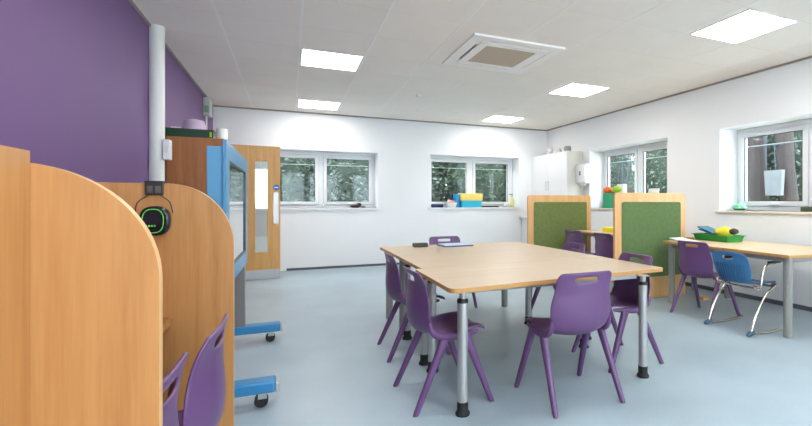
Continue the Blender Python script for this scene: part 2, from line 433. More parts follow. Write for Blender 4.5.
# ------------------------------------------------------------------ ceiling lights and fittings
def make_light():
    r = thing('ceiling_light', '', 'light')
    s = 0.31
    bm = bmesh.new()
    for a, b in (((-s, -s), (s, -s+.012)), ((-s, s-.012), (s, s)), ((-s, -s+.012), (-s+.012, s-.012)), ((s-.012, -s+.012), (s, s-.012))):
        box(bm, (a[0], a[1], -0.007), (b[0], b[1], 0))
    obj('frame', bm, M['ceil_grid'], r)
    bm = bmesh.new(); box(bm, (-s+.012, -s+.012, -0.004), (s-.012, s-.012, 0)); obj('diffuser', bm, M['lamp'], r)
    return r
lights = [((0.42, 5.43), 'square lit ceiling panel left of the air conditioner, nearer of the left-hand pair'),
          ((0.43, 7.98), 'square lit ceiling panel close to the back wall above the window beside the door'),
          ((3.70, 7.92), 'square lit ceiling panel near the far right corner by the wall cupboard'),
          ((3.72, 5.43), 'square lit ceiling panel right of the air conditioning cassette'),
          ((3.74, 2.87), 'large bright square ceiling panel at the top right, nearest the camera'),
          ((0.42, 2.87), 'added fill light panel on the ceiling above the camera, left, out of view'),  # from here down: unseen panels added for extra light
          ((3.74, 0.33), 'added fill light panel on the ceiling behind the camera, right, out of view'),
          ((0.42, 0.33), 'added fill light panel on the ceiling behind the camera, left, out of view'),
          ((2.07, -1.6), 'added fill light panel on the ceiling at the rear of the room, out of view')]
lp = make_light()
for i, ((x, y), lab) in enumerate(lights):
    o = lp if i == 0 else copy_tree(lp)
    o.location = (x, y, CH); o['label'] = lab; o['group'] = 'square ceiling light panels'

ac = thing('air_conditioner', 'white square ceiling cassette air conditioner with a beige centre grille', 'air conditioner', (2.07, 4.48, CH))
bm = bmesh.new()
s = 0.50; zb = -0.035
def ring(bm, s0, s1, z0, z1):
    for a, b in (((-s0, -s0), (s0, -s1)), ((-s0, s1), (s0, s0)), ((-s0, -s1), (-s1, s1)), ((s1, -s1), (s0, s1))):
        box(bm, (a[0], a[1], z0), (b[0], b[1], z1))
ring(bm, 0.50, 0.405, -0.022, 0); ring(bm, 0.37, 0.28, -0.026, 0)
for sx, sy in ((1,1),(1,-1),(-1,1),(-1,-1)):
    box(bm, (sx*0.37, sy*0.37, -0.022), (sx*0.405, sy*0.405, 0)); box(bm, (sx*0.27, sy*0.37, -0.022), (sx*0.37, sy*0.405, 0)); box(bm, (sx*0.37, sy*0.27, -0.022), (sx*0.405, sy*0.37, 0))
obj('housing', bm, M['ceil_grid'], ac, bevel=0.003)
bm = bmesh.new(); box(bm, (-0.28, -0.28, -0.022), (0.28, 0.28, 0)); obj('grille', bm, M['acgrille'], ac)
bm = bmesh.new(); ring(bm, 0.404, 0.371, -0.010, 0)
obj('air_slots', bm, M['dark'], ac)
for k in range(4):
    nar = k in (1, 2); bm = bmesh.new(); box(bm, (-0.265, 0.374+(0.0 if not nar else 0.017), -0.018), (0.265, 0.402, -0.013))
    bmesh.ops.rotate(bm, verts=bm.verts[:], cent=(0, 0.388, -0.016), matrix=Matrix.Rotation(math.radians(6 if not nar else 2), 3, 'X'))
    bmesh.ops.rotate(bm, verts=bm.verts[:], cent=(0,0,0), matrix=Matrix.Rotation(k*math.pi/2, 3, 'Z'))
    obj('flap', bm, M['ceil_grid'], ac)
bm = bmesh.new(); lathe(bm, [(0.02, CH-0.03), (0.035, CH-0.012), (0.035, CH)], 16, 1.73, 6.64)
tag(obj('ceiling_sensor', bm, M['offwhite'], smooth=True), 'tiny round sensor on a ceiling tile left of the air conditioner', 'sensor')

# sounder high in the left corner
sr = thing('alarm_sounder', 'small grey-white alarm box at the top of the purple wall corner', 'alarm', (LX, 7.85, 2.44))
obj('housing', bbox((0, -0.12, 0), (0.09, 0.12, 0.26), 0.012), mat('grey_box', (176, 180, 172), .5), sr)
obj('front_lens', bbox((0.02, -0.125, 0.04), (0.08, -0.12, 0.14), 0.002), mat('green_lens', (120, 150, 126), .4), sr)
bm = bmesh.new(); tube(bm, [(0.03, 0, 0), (0.03, 0, -0.40)], 0.012, 10); obj('conduit', bm, M['offwhite'], sr, smooth=True)

# switch box on the pipe
sw = thing('switch_box', 'white switch box fixed to the white wall pipe', 'switch', (-1.035, 5.03, 1.57))
obj('body', bbox((0.002, -0.07, 0), (0.052, 0.03, 0.18), 0.006), M['white'], sw)
obj('rocker', bbox((0.01, -0.074, 0.06), (0.04, -0.07, 0.12), 0.001), M['offwhite'], sw)

# ------------------------------------------------------------------ chairs
def make_chair():
    r = thing('school_chair', '', 'chair')
    # local frame: faces +y
    prof = [(-.196,.782,.160,.006),(-.198,.773,.180,.010),(-.196,.752,.190,.020),(-.194,.722,.193,.032),(-.193,.690,.193,.042),
            (-.193,.655,.192,.050),(-.197,.620,.206,.058),(-.201,.570,.214,.064),(-.202,.520,.210,.070),(-.196,.468,.202,.074),
            (-.172,.425,.200,.066),(-.120,.404,.202,.030),(-.05,.402,.206,.004),(.02,.408,.208,.0),(.08,.420,.206,.0),
            (.14,.430,.198,.0),(.185,.430,.190,.0),(.215,.416,.180,.0),(.225,.396,.168,.0)]
    us = [-1, -.9, -.7, -.40, -.26, 0, .26, .40, .7, .9, 1]
    bm = bmesh.new(); grid = []
    for (y, z, hw, bow) in prof:
        row = []
        for u in us:
            seat = max(0, min(1, (y+.10)/.12)) if z < .46 else 0
            zz = z + (0.030*u*u - 0.030*max(0, abs(u)-.8)*5*seat*0.5)*(1 if z < .46 else 0)
            yy = y + bow*u*u
            row.append(bm.verts.new((u*hw, yy, zz)))
        grid.append(row)
    for i in range(len(prof)-1):
        for j in range(len(us)-1):
            if i == 2 and 3 <= j <= 6: continue      # hand hold slot
            bm.faces.new((grid[i][j], grid[i][j+1], grid[i+1][j+1], grid[i+1][j]))
    sh = obj('seat_shell', bm, M['plastic'], r)
    for p in sh.data.polygons: p.use_smooth = True
    md = sh.modifiers.new('s', 'SOLIDIFY'); md.thickness = 0.013; md.offset = 0
    md = sh.modifiers.new('b', 'SUBSURF'); md.levels = 2; md.render_levels = 2
    # rolled side rims under the seat, meeting the legs
    for sx in (-1, 1):
        bm = bmesh.new()
        path = smooth_path([(sx*.203, -.135, .50), (sx*.203, -.125, .452), (sx*.206, -.08, .418), (sx*.208, 0.0, .408), (sx*.205, .09, .412), (sx*.190, .17, .418)], 4)
        n = len(path)
        tube(bm, path, .02, 10, [0.010+0.014*math.sin(math.pi*k/(n-1)) for k in range(n)])
        obj('side_rim', bm, M['plastic'], r, smooth=True)
    # splayed tapering legs
    for sx in (-1, 1):
        for top, bot in (((sx*.203, -.035), (sx*.232, -.228)), ((sx*.203, .075), (sx*.240, .236))):
            bm = bmesh.new(); rows = []
            segs = [(0, .030, .021), (.12, .027, .021), (.5, .021, .018), (.96, .017, .0155), (1.0, .014, .0125)]
            for t, a, b in segs:
                x = top[0]+(bot[0]-top[0])*t; y = top[1]+(bot[1]-top[1])*t; z = .425*(1-t)
                ring_ = []
                for k in range(12):
                    an = 2*math.pi*k/12
                    cx, sy = math.cos(an), math.sin(an)
                    # rounded-square cross section
                    q = (abs(cx)**3+abs(sy)**3)**(-1/3)
                    ring_.append(bm.verts.new((x+b*cx*q, y+a*sy*q, z)))
                rows.append(ring_)
            for a_, b_ in zip(rows, rows[1:]):
                for k in range(12): bm.faces.new((a_[k], a_[(k+1)%12], b_[(k+1)%12], b_[k]))
            bm.faces.new(rows[0]); bm.faces.new(list(reversed(rows[-1])))
            obj('leg', bm, M['plastic'], r, smooth=True)
    return r
chair = make_chair()
q = -math.pi/2
chairs = [
    (0.855, 2.735, q+0.03, 'purple plastic school chair at the left side of the big table, nearest the camera'),
    (0.90, 3.65, q-0.02, 'purple plastic school chair at the left side of the big table, farther one'),
    (1.565, 2.39, 0.0, 'purple plastic school chair at the front of the table, its back to the camera'),
    (2.275, 2.81, -q-0.03, 'purple plastic school chair tucked under the right side, beside the front corner leg'),
    (2.40, 3.83, -q-0.02, 'purple plastic school chair right of the big table, only its back edge showing'),
    (1.67, 5.02, math.pi, 'purple plastic school chair at the far end of the big table behind a folder'),
    (3.93, 5.62, q+0.05, 'purple plastic school chair at the desk between the green screens, nearer the far screen'),
    (3.93, 4.92, q+0.03, 'purple plastic school chair at the desk between the green screens, nearer the front screen'),
    (3.98, 3.50, q+0.06, 'purple plastic school chair at the right wall desk beside the blue chair'),
    (-0.405, 1.77, math.pi/2-0.04, 'purple plastic school chair in the study booth next to the rear divider'),
    (-0.455, 1.325, math.pi/2-0.06, 'purple plastic school chair in the study booth next to the front divider'),
]
for i, (x, y, a, lab) in enumerate(chairs):
    o = chair if i == 0 else copy_tree(chair)
    o.location = (x, y, 0); o.rotation_euler.z = a; o['label'] = lab; o['group'] = 'purple plastic school chairs'

# blue cantilever chair
def blue_chair(loc, rz):
    r = thing('blue_chair', 'blue ribbed plastic chair with chrome sled frame and armrests at the right wall desk', 'chair', loc, rz)
    prof = [(-.235,.735,.150,.01),(-.235,.722,.175,.014),(-.228,.695,.188,.02),(-.222,.668,.192,.026),(-.212,.62,.196,.034),(-.20,.57,.194,.04),
            (-.188,.52,.186,.045),(-.176,.48,.172,.045),(-.15,.45,.16,.035),(-.10,.437,.165,.02),(-.03,.43,.185,.01),
            (.06,.432,.20,.006),(.14,.438,.20,0),(.19,.436,.19,0),(.215,.418,.17,0)]
    us = [-1, -.85, -.6, -.30, -.15, 0, .15, .30, .6, .85, 1]
    bm = bmesh.new(); grid = []
    for (y, z, hw, bow) in prof:
        grid.append([bm.verts.new((u*hw, y+bow*u*u, z+(0.02*u*u if z < .46 else (-0.012*u*u if z > .72 else 0)))) for u in us])
    for i in range(len(prof)-1):
        for j in range(len(us)-1):
            if i == 2 and 3 <= j <= 6: continue
            bm.faces.new((grid[i][j], grid[i][j+1], grid[i+1][j+1], grid[i+1][j]))
    for j in (4, 6): grid[3][j].co.z -= 0.0
    grid[3][5].co.z -= 0.016; grid[2][3].co.z -= 0.004; grid[2][7].co.z -= 0.004
    sh = obj('seat_shell', bm, M['blue_plastic'], r)
    for p in sh.data.polygons: p.use_smooth = True
    md = sh.modifiers.new('s', 'SOLIDIFY'); md.thickness = 0.012; md.offset = 0
    md = sh.modifiers.new('b', 'SUBSURF'); md.levels = 2; md.render_levels = 2
    # vertical ribs on the rear of the backrest
    bm = bmesh.new()
    for k in range(11):
        u = -0.75+1.5*k/10
        pts = []
        for (y, z, hw, bow) in prof[4:9]:
            pts.append((u*hw, y+bow*u*u-0.008, z))
        tube(bm, pts, .005, 6)
    obj('back_ribs', bm, mat('blue_rib_dark', (44, 92, 130), .4), r, smooth=True)
    for sx in (-1, 1):
        e = sx*.225
        bm = bmesh.new()
        tube(bm, smooth_path([(sx*.17, .15, .425), (e, .13, .430), (e, .05, .39), (e, -.06, .30), (e, -.15, .16), (e, -.205, .035)], 6), .0115, 10)
        obj('leg', bm, M['chrome'], r, smooth=True)
        bm = bmesh.new()
        tube(bm, smooth_path([(e, -.205, .03), (e, -.13, .020), (e, .02, .0125), (e, .18, .022), (e, .27, .034)], 5), .0115, 10)
        obj('runner', bm, M['chrome'], r, smooth=True)
        bm = bmesh.new(); tube(bm, [(e, -.252, .016), (e, -.235, .022), (e, -.19, .034), (e, -.165, .03)], .02, 12, [.012, .021, .021, .014])
        obj('glide', bm, mat('grey_blue_glide', (62, 88, 110), .5), r, smooth=True)
        bm = bmesh.new()
        tube(bm, smooth_path([(sx*.165, -.09, .425), (e, -.085, .43), (e, -.060, .52), (e, -.028, .595), (e, .03, .628), (e, .12, .632)], 6), .0105, 10)
        obj('arm_tube', bm, M['chrome'], r, smooth=True)
        obj('arm_pad', bbox((e-.02, .03, .632), (e+.02, .18, .652), .008), M['dark'], r, smooth=True)
    bm = bmesh.new(); tube(bm, [(-.225, -.08, .405), (.225, -.08, .405)], .011, 10); tube(bm, [(-.2, .14, .41), (.2, .14, .41)], .011, 10)
    obj('cross_bar', bm, M['chrome'], r, smooth=True)
    return r
blue_chair((3.91, 2.98, 0), q+0.0)

# ------------------------------------------------------------------ tables
def top_mesh(pts, rad, z0, z1, band=0.0):
    bm = bmesh.new()
    bot, top, sides = prism(bm, round_poly(pts, rad, 5), z0, z1)
    for s in sides: s.material_index = 1
    bot.material_index = 1
    return bm
def adj_leg(root, x, y, topz=0.69):
    bm = bmesh.new()
    lathe(bm, [(.019, .60), (.019, topz-.006), (.04, topz-.006), (.04, topz)], 20, x, y)
    lathe(bm, [(.029, .06), (.029, .63)], 24, x, y)
    l = obj('leg', bm, M['silver'], root, smooth=True)
    bm = bmesh.new(); lathe(bm, [(.031, .625), (.031, .645), (.022, .648)], 20, x, y); obj('leg_collar', bm, M['dark'], l, smooth=True)
    bm = bmesh.new(); lathe(bm, [(.040, 0), (.042, .01), (.034, .022), (.031, .028), (.031, .075)], 20, x, y); obj('leg_foot', bm, M['rubber'], l, smooth=True)
def plain_leg(root, x, y, topz=0.69, r=.036):
    bm = bmesh.new(); lathe(bm, [(r*.94, 0), (r, .008), (r, topz)], 24, x, y)
    obj('leg', bm, M['greyleg'], root, smooth=True)
def under_frame(root, x0, x1, y0, y1, z0=.645, z1=.69, m=None):
    bm = bmesh.new(); w_ = .025
    box(bm, (x0, y0-w_/2, z0), (x1, y0+w_/2, z1)); box(bm, (x0, y1-w_/2, z0), (x1, y1+w_/2, z1))
    box(bm, (x0-w_/2, y0+w_/2, z0), (x0+w_/2, y1-w_/2, z1)); box(bm, (x1-w_/2, y0+w_/2, z0), (x1+w_/2, y1-w_/2, z1))
    obj('under_frame', bm, m or M['apron'], root)
tops = [M['wood_top'], M['wood_edge']]
TZ0, TZ1 = 0.69, 0.717
def table(label, pts, rad, legs, kind):
    cx = sum(p[0] for p in pts)/len(pts); cy = sum(p[1] for p in pts)/len(pts)
    r = thing('classroom_table', label, 'table', (cx, cy, 0), group='tables pushed together in the middle')
    L = lambda p: (p[0]-cx, p[1]-cy)
    obj('table_top', top_mesh([L(p) for p in pts], rad, TZ0, TZ1), tops, r, bevel=.003)
    for p in legs:
        (adj_leg if kind == 'adj' else plain_leg)(r, *L(p), TZ0)
    xs = [L(p)[0] for p in legs]; ys = [L(p)[1] for p in legs]
    under_frame(r, min(xs)+.03, max(xs)-.03, min(ys)+.06, max(ys)-.06, .665, .69)
table('front table of the joined group, pale maple top on silver legs with black feet', [(.79, 2.34), (2.44, 2.49), (2.45, 3.185), (.80, 3.165)], [.07, .03, .02, .02],
      [(.88, 2.41), (2.19, 2.43), (2.19, 3.12), (.91, 3.11)], 'adj')
table('middle table of the joined group, pale maple top between the other two', [(.85, 3.17), (2.46, 3.19), (2.46, 3.985), (.86, 3.975)], .02,
      [(.90, 3.28), (2.35, 3.30), (2.12, 3.945), (.93, 3.945)], 'adj')
table('far table of the joined group, pale maple top on thick plain grey legs', [(.86, 3.98), (2.46, 3.99), (2.46, 4.90), (.86, 4.89)], .02,
      [(.93, 4.10), (2.22, 4.12), (2.23, 4.72), (.93, 4.72)], 'plain')

def wall_desk(name, label, loc, rz, L_, D_, h, group=None):
    r = thing(name, label, 'desk', loc, rz, group)
    pts = [(-D_/2, -L_/2), (D_/2, -L_/2), (D_/2, L_/2), (-D_/2, L_/2)]
    obj('table_top', top_mesh(pts, .012, h-.03, h), [M['wood_top_y'], M['wood_edge']], r, bevel=.003)
    for sx in (-1, 1):
        for sy in (-1, 1):
            plain_leg(r, sx*(D_/2-.075), sy*(L_/2-.07), h-.03, .036)
    under_frame(r, -D_/2+.075, D_/2-.075, -L_/2+.07, L_/2-.07, h-.072, h-.03)
    return r
desk_g = 'long desks along the right wall'
wall_desk('wall_desk', 'long pale desk on grey legs against the right wall under the nearest window', (4.46, 3.30, 0), -0.08, 1.60, 1.0, .73, desk_g)
wall_desk('wall_desk', 'long pale desk on grey legs between the two green felt screens', (4.62, 5.35, 0), -0.03, 1.75, .90, .73, desk_g)

# ------------------------------------------------------------------ green felt screens
def screen(label, x0, x1, y, felt, zf=.27):
    cx = (x0+x1)/2; w = x1-x0; H = 1.30
    r = thing('felt_screen', label, 'screen', (cx, y, 0), group='green felt partition screens')
    bm = bmesh.new(); t = .035
    outer = round_poly([(-w/2, 0.012), (w/2, 0.012), (w/2, H), (-w/2, H)], [.0, .0, .05, .05], 5)
    bot, top, sides = prism(bm, outer, -t/2, t/2)
    bmesh.ops.rotate(bm, verts=bm.verts[:], cent=(0,0,0), matrix=Matrix.Rotation(math.radians(90), 3, 'X'))
    obj('board', bm, M['wood_frame'], r, bevel=.004)
    for s in (-1, 1):
        bm = bmesh.new()
        inner = round_poly([(-w/2+.10, zf), (w/2-.085, zf), (w/2-.085, H-.11), (-w/2+.10, H-.11)], .035, 5)
        prism(bm, inner, 0, .006)
        bmesh.ops.rotate(bm, verts=bm.verts[:], cent=(0,0,0), matrix=Matrix.Rotation(math.radians(90), 3, 'X'))
        bmesh.ops.translate(bm, verts=bm.verts[:], vec=(0, s*(t/2)+(0.006 if s > 0 else 0.0), 0))
        obj('felt_panel', bm, felt, r)
    bm = bmesh.new(); box(bm, (-w/2, -.022, 0), (w/2, .022, .012)); obj('floor_strip', bm, M['silver'], r)
    return r
screen('green felt screen in a beech frame nearest the camera, beside the right wall desk', 3.49, 4.61, 4.36, M['felt2'])
screen('green felt screen in a beech frame farther back, behind the middle tables', 3.40, 4.59, 6.35, M['felt'])

# ------------------------------------------------------------------ study booth on the left
bt = thing('study_booth', 'beech wood study booth with curved dividers along the purple wall', 'study booth', (LX+.022, 1.6, 0))
def divider_pts(x1, H, zc, rx, back):
    pts = [(0.0, 0.0), (x1, 0.0)]
    n = 18
    for k in range(n+1):
        a = (math.pi/2)*k/n
        pts.append((x1-rx+rx*math.cos(a), zc+(H-zc)*math.sin(a)))
    pts.append((0.0, H))
    return pts
def divider(y, x0, x1, H, zc, rx):
    bm = bmesh.new()
    pts = [(x0+p[0] if False else p[0], p[1]) for p in divider_pts(x1-x0, H, zc, rx, 0)]
    bot, top, sides = prism(bm, pts, -.0125, .0125)
    for s in sides: s.material_index = 1
    bmesh.ops.rotate(bm, verts=bm.verts[:], cent=(0,0,0), matrix=Matrix.Rotation(math.radians(90), 3, 'X'))
    bmesh.ops.translate(bm, verts=bm.verts[:], vec=(x0-bt.location.x, y-bt.location.y, 0))
    return obj('divider', bm, [M['wood_divider'], M['wood_frame']], bt)
divider(1.045, LX+.022, -.2205, 1.255, 1.04, .215)
divider(2.2475, LX+.022, -.217, 1.262, 1.00, .235)
Lb = lambda x, y, z: (x-bt.location.x, y-bt.location.y, z)
bm = bmesh.new(); box(bm, Lb(LX+.022, 1.058, .69), Lb(-.436, 2.235, .718))
o_ = obj('desk_top', bm, M['wood_divider'], bt, bevel=.002)
bm = bmesh.new(); box(bm, Lb(LX+.022, 1.058, 0), Lb(LX+.04, 2.235, 1.20)); obj('back_panel', bm, M['wood_divider'], bt)
bm = bmesh.new(); box(bm, Lb(-.42, .12, 0), Lb(-.40, 1.031, 1.272)); obj('end_panel', bm, M['wood_divider'], bt)

# headset hung over the rear divider
hs = thing('headset', 'black ear defender cup with green ring hooked over the rear booth divider', 'headset', (-.49, 2.235, 1.262))
bm = bmesh.new()
box(bm, (-.030, -.022, -.048), (.030, -.006, .006)); box(bm, (-.033, -.022, .001), (.033, .045, .008)); box(bm, (-.033, .027, -.04), (.033, .04, .008))
obj('hook', bm, M['dark'], hs, bevel=.003)
bm = bmesh.new(); box(bm, (-.022, -.0245, -.04), (-.004, -.022, -.012)); box(bm, (.004, -.0245, -.04), (.022, -.022, -.012)); obj('hook_window', bm, mat('hook_grey', (84, 76, 68), .4), hs)
def disc_y(bm, rx, rz, y0, y1, cx, cz, n=28, p=2.6):
    pts = []
    for k in range(n):
        a = 2*math.pi*k/n; c, s_ = math.cos(a), math.sin(a); qq = (abs(c)**p+abs(s_)**p)**(-1/p)
        pts.append((cx+rx*c*qq, cz+rz*s_*qq))
    v0 = [bm.verts.new((x, y0, z)) for x, z in pts]; v1 = [bm.verts.new((x, y1, z)) for x, z in pts]
    bm.faces.new(v0); bm.faces.new(list(reversed(v1)))
    for k in range(n): bm.faces.new((v0[k], v0[(k+1)%n], v1[(k+1)%n], v1[k]))
bm = bmesh.new(); disc_y(bm, .050, .058, -.056, -.013, .008, -.150)
cup = obj('ear_cup', bm, mat('navy_black_cup', (18, 22, 34), .25), hs, smooth=True, bevel=.010, seg=3)
bm = bmesh.new()
tube(bm, [(.0+.034*math.cos(a)*(abs(math.cos(a))**2.6+abs(math.sin(a))**2.6)**(-1/2.6)+.004, -.0565, -.150+.046*math.sin(a)*(abs(math.cos(a))**2.6+abs(math.sin(a))**2.6)**(-1/2.6)) for a in [math.radians(t) for t in range(-110, 171, 10)]], .0018, 6)
obj('green_ring', bm, M['limegreen'], cup)
bm = bmesh.new()
for k in range(4): box(bm, (-.020+.009*k, -.0572, -.172), (-.0145+.009*k, -.056, -.166))
obj('printed_mark', bm, M['limegreen'], cup)
bm = bmesh.new(); tube(bm, smooth_path([(-.02, -.018, -.05), (-.055, -.018, -.08), (-.06, -.02, -.13)], 5), .0018, 6); tube(bm, smooth_path([(.02, -.018, -.05), (.05, -.018, -.075), (.062, -.02, -.12)], 5), .0018, 6)
obj('cord', bm, M['dark'], hs, smooth=True)

# ------------------------------------------------------------------ tall cabinet and what stands on it
cb = thing('tall_cabinet', 'tall red-brown wooden cabinet standing behind the blue framed board', 'cabinet', (-.86, 5.75, 0))
obj('body', bbox((-.25, -.29, 0), (.24, .30, 1.84), .002), M['wood_cab'], cb)
for s in (0, 1):
    d_ = obj('door', bbox((.242, -.28+.29*s, .06), (.26, .005+.285*s, 1.82), .002), M['wood_cab'], cb)
    bm = bmesh.new(); tube(bm, [(.275, .0-.02+.06*s, .95), (.275, .0-.02+.06*s, 1.07)], .006, 8); box(bm, (.26, -.024+.06*s, .95), (.275, -.016+.06*s, .956)); box(bm, (.26, -.024+.06*s, 1.064), (.275, -.016+.06*s, 1.07))
    obj('handle', bm, M['silver'], d_)
tr = thing('storage_tray', 'dark green plastic tray lying on top of the tall cabinet', 'tray', (-.915, 5.66, 1.84))
bm = bmesh.new()
box(bm, (-.20, -.19, 0), (.20, .19, .006)); box(bm, (-.20, -.19, .006), (.20, -.184, .08)); box(bm, (-.20, .184, .006), (.20, .19, .08)); box(bm, (-.20, -.184, .006), (-.194, .184, .08)); box(bm, (.194, -.184, .006), (.20, .184, .08))
box(bm, (-.206, -.196, .074), (.206, -.188, .084)); box(bm, (.198, -.196, .074), (.206, .196, .084))
obj('tray_body', bm, M['darkgreen'], tr)
obj('tray_clip', bbox((.17, -.200, .01), (.19, -.196, .06), .001), M['lime'], tr)
bm = bmesh.new()
lathe(bm, [(.10, 0), (.105, .04), (.10, .09), (.085, .115), (.02, .125)], 20)
o_ = obj('bunting_roll', bm, M['lilac'], smooth=True, loc=(-.90, 5.62, 1.847)); o_.scale = (1.0, .9, 1.6)
tag(o_, 'pale lilac fabric bundle sitting in the dark green tray', 'cloth')
o_ = obj('paper_stack', bbox((-.045, -.08, 0), (.045, .08, .10), .01), M['paper'], loc=(-1.05, 5.62, 1.847)); tag(o_, 'white papers in the dark green tray nearest the wall pipe', 'papers')
bm = bmesh.new(); lathe(bm, [(.02, 0), (.052, 0), (.055, .01), (.055, .10), (.052, .108), (.02, .108), (.018, .09)], 24)
o_ = obj('paper_roll', bm, M['paper'], smooth=True, loc=(-.645, 5.54, 1.84)); tag(o_, 'white paper roll standing at the right edge of the cabinet top', 'paper roll')

# ------------------------------------------------------------------ blue framed board on wheels
XB = -.32; YN, YF = 2.93, 4.30; ZB, ZT = .69, 1.53
tv = thing('mobile_board', 'blue framed screen board on a grey stand with blue wheeled feet', 'board', (XB, 3.6, 0))
V = lambda x, y, z: (x-XB, y-3.6, z)
fr = .10
bm = bmesh.new()
box(bm, V(XB-.02, YN, ZB), V(XB, YF, ZB+fr)); box(bm, V(XB-.02, YN, ZT-fr), V(XB, YF, ZT))
box(bm, V(XB-.02, YN, ZB+fr), V(XB, YN+fr*1.5, ZT-fr)); box(bm, V(XB-.02, YF-fr*1.3, ZB+fr), V(XB, YF, ZT-fr))
obj('front_frame', bm, M['tvedge'], tv, bevel=.003)
bm = bmesh.new(); box(bm, V(XB-.02, YN+fr*1.5, ZB+fr), V(XB-.010, YF-fr*1.3, ZT-fr)); obj('display', bm, M['screen'], tv)
bm = bmesh.new(); e = .012
y0, y1, z0, z1 = YN+fr*1.5, YF-fr*1.3, ZB+fr, ZT-fr
box(bm, V(XB-.010, y0, z0), V(XB-.002, y1, z0+e)); box(bm, V(XB-.010, y0, z1-e), V(XB-.002, y1, z1)); box(bm, V(XB-.010, y0, z0+e), V(XB-.002, y0+e, z1-e)); box(bm, V(XB-.010, y1-e, z0+e), V(XB-.002, y1, z1-e))
obj('seal', bm, M['tvdark'], tv)
bm = bmesh.new(); box(bm, V(XB-.095, YN+.01, ZB+.03), V(XB-.0205, YF-.01, ZT-.035)); obj('casing', bm, M['tvblue'], tv, bevel=.004)
for yy in (3.02, 4.36):
    bm = bmesh.new(); box(bm, V(XB-.17, yy-.04, .12), V(XB-.02 if yy > 4 else XB-.10, yy+.04, .69 if yy > 4 else .9))
    if yy > 4: pass
    p_ = obj('post', bm, mat('taupe_post', (132, 128, 126), .5, .3), tv, bevel=.004)
for yy in (2.99, 4.36):
    bm = bmesh.new(); x0, x1 = (XB-.40, -.075)
    box(bm, V(x0, yy-.055, .088), V(x1, yy+.055, .155))
    ft = obj('foot', bm, M['footblue'], tv, bevel=.012, seg=3)
    bm = bmesh.new(); box(bm, V(x1, yy-.045, .085), V(x1+.02, yy+.045, .140)); obj('foot_cap', bm, M['silver'], ft, bevel=.004)
    for xx in (x1-.075, x0+.07):
        bm = bmesh.new(); bx_ = xx-XB; by_ = yy-3.6
        for s in (-1, 1):
            tube(bm, [(bx_, by_+s*.014-.009, .037), (bx_, by_+s*.014+.009, .037)], .037, 20)
        cs = obj('caster', bm, M['rubber'], ft, smooth=True)
        bm = bmesh.new(); box(bm, (bx_-.016, by_-.027, .05), (bx_+.030, by_-.023, .097)); box(bm, (bx_-.016, by_+.023, .05), (bx_+.030, by_+.027, .097)); box(bm, (bx_-.016, by_-.023, .078), (bx_+.03, by_+.023, .097))
        obj('caster_fork', bm, M['steel'], ft)
bm = bmesh.new(); box(bm, V(XB-.30, 3.0, .10), V(XB-.26, 4.36, .14)); obj('base_bar', bm, mat('taupe_post', (132,128,126)), tv)

# ------------------------------------------------------------------ corner kitchen fittings
wc = thing('wall_cupboard', 'white wall cupboard hung in the far right corner', 'cupboard', (4.96, 8.02, 1.39))
obj('carcass', bbox((-.165, -.66, -.14), (.185, .69, .775), .002), M['cupside'], wc)
for s in (0, 1):
    d_ = obj('door', bbox((-.185, -.66+.676*s, -.137), (-.167, .012+.676*s, .772), .003), M['white'], wc)
    yy = .02-.04+.10*s-.035
    bm = bmesh.new(); tube(bm, [(-.205, yy+.03, .03), (-.205, yy+.03, .22)], .006, 8); box(bm, (-.205, yy+.026, .04), (-.185, yy+.034, .048)); box(bm, (-.205, yy+.026, .20), (-.185, yy+.034, .208))
    obj('handle', bm, M['silver'], d_)
bu = thing('base_cupboard', 'white base unit and worktop in the far right corner, mostly hidden by the far screen', 'cupboard', (4.82, 8.0, 0))
obj('carcass', bbox((-.30, -.70, .0), (.32, .70, .85), .003), M['white'], bu)
obj('worktop', bbox((-.36, -.71, .85), (.325, .705, .885), .004), M['offwhite'], bu)
o_ = obj('pink_box', bbox((-.05, -.10, 0), (.08, .10, .05), .008), M['pink'], loc=(4.62, 8.30, .886)); tag(o_, 'small pink box on the corner worktop beside the far screen', 'box')
bm = bmesh.new(); lathe(bm, [(.03, 0), (.035, .02), (.035, .09), (.02, .11), (.02, .13)], 16); o_ = obj('soap_bottle', bm, M['offwhite'], smooth=True, loc=(4.68, 8.52, .886)); tag(o_, 'pale bottle on the corner worktop behind the pink box', 'bottle')
pd = thing('paper_dispenser', 'white paper towel dispenser on the right wall beside the cupboard', 'dispenser', (RX, 7.20, 1.55))
bm = bmesh.new()
pts = round_poly([(-.17, .02), (-.145, -.01), (0, .0), (0, .36), (-.15, .36), (-.185, .30)], .015, 4)
prism(bm, pts, -.15, .15)
bmesh.ops.rotate(bm, verts=bm.verts[:], cent=(0,0,0), matrix=Matrix.Rotation(math.radians(90), 3, 'X'))
obj('cover', bm, M['white'], pd, smooth=True)
obj('key_window', bbox((-.19, -.02, .14), (-.176, .02, .22), .004), mat('dispenser_grey', (120, 126, 130), .4), pd)
obj('paper_tongue', bbox((-.12, -.08, -.05), (-.10, .08, .02), .001), M['paper'], pd)
ct = 'clutter on the wall cupboard'
bm = bmesh.new(); lathe(bm, [(.05, 0), (.07, .03), (.07, .10), (.04, .13)], 18)
jug = obj('white_jug', bm, M['white'], smooth=True, loc=(4.90, 8.18, 2.166)); tag(jug, 'white jug with a dark dot on top of the wall cupboard', 'jug', ct)
bm = bmesh.new(); tube(bm, [(-.071, -.02, .06), (-.074, -.02, .06)], .012, 12); obj('dark_dot', bm, M['dark'], jug)
bm = bmesh.new(); lathe(bm, [(.06, 0), (.07, .02), (.03, .10)], 18); tag(obj('cream_bowl', bm, M['cupside'], smooth=True, loc=(4.92, 7.85, 2.166)), 'cream bowl between the jug and a grey tin on the wall cupboard', 'bowl', ct)
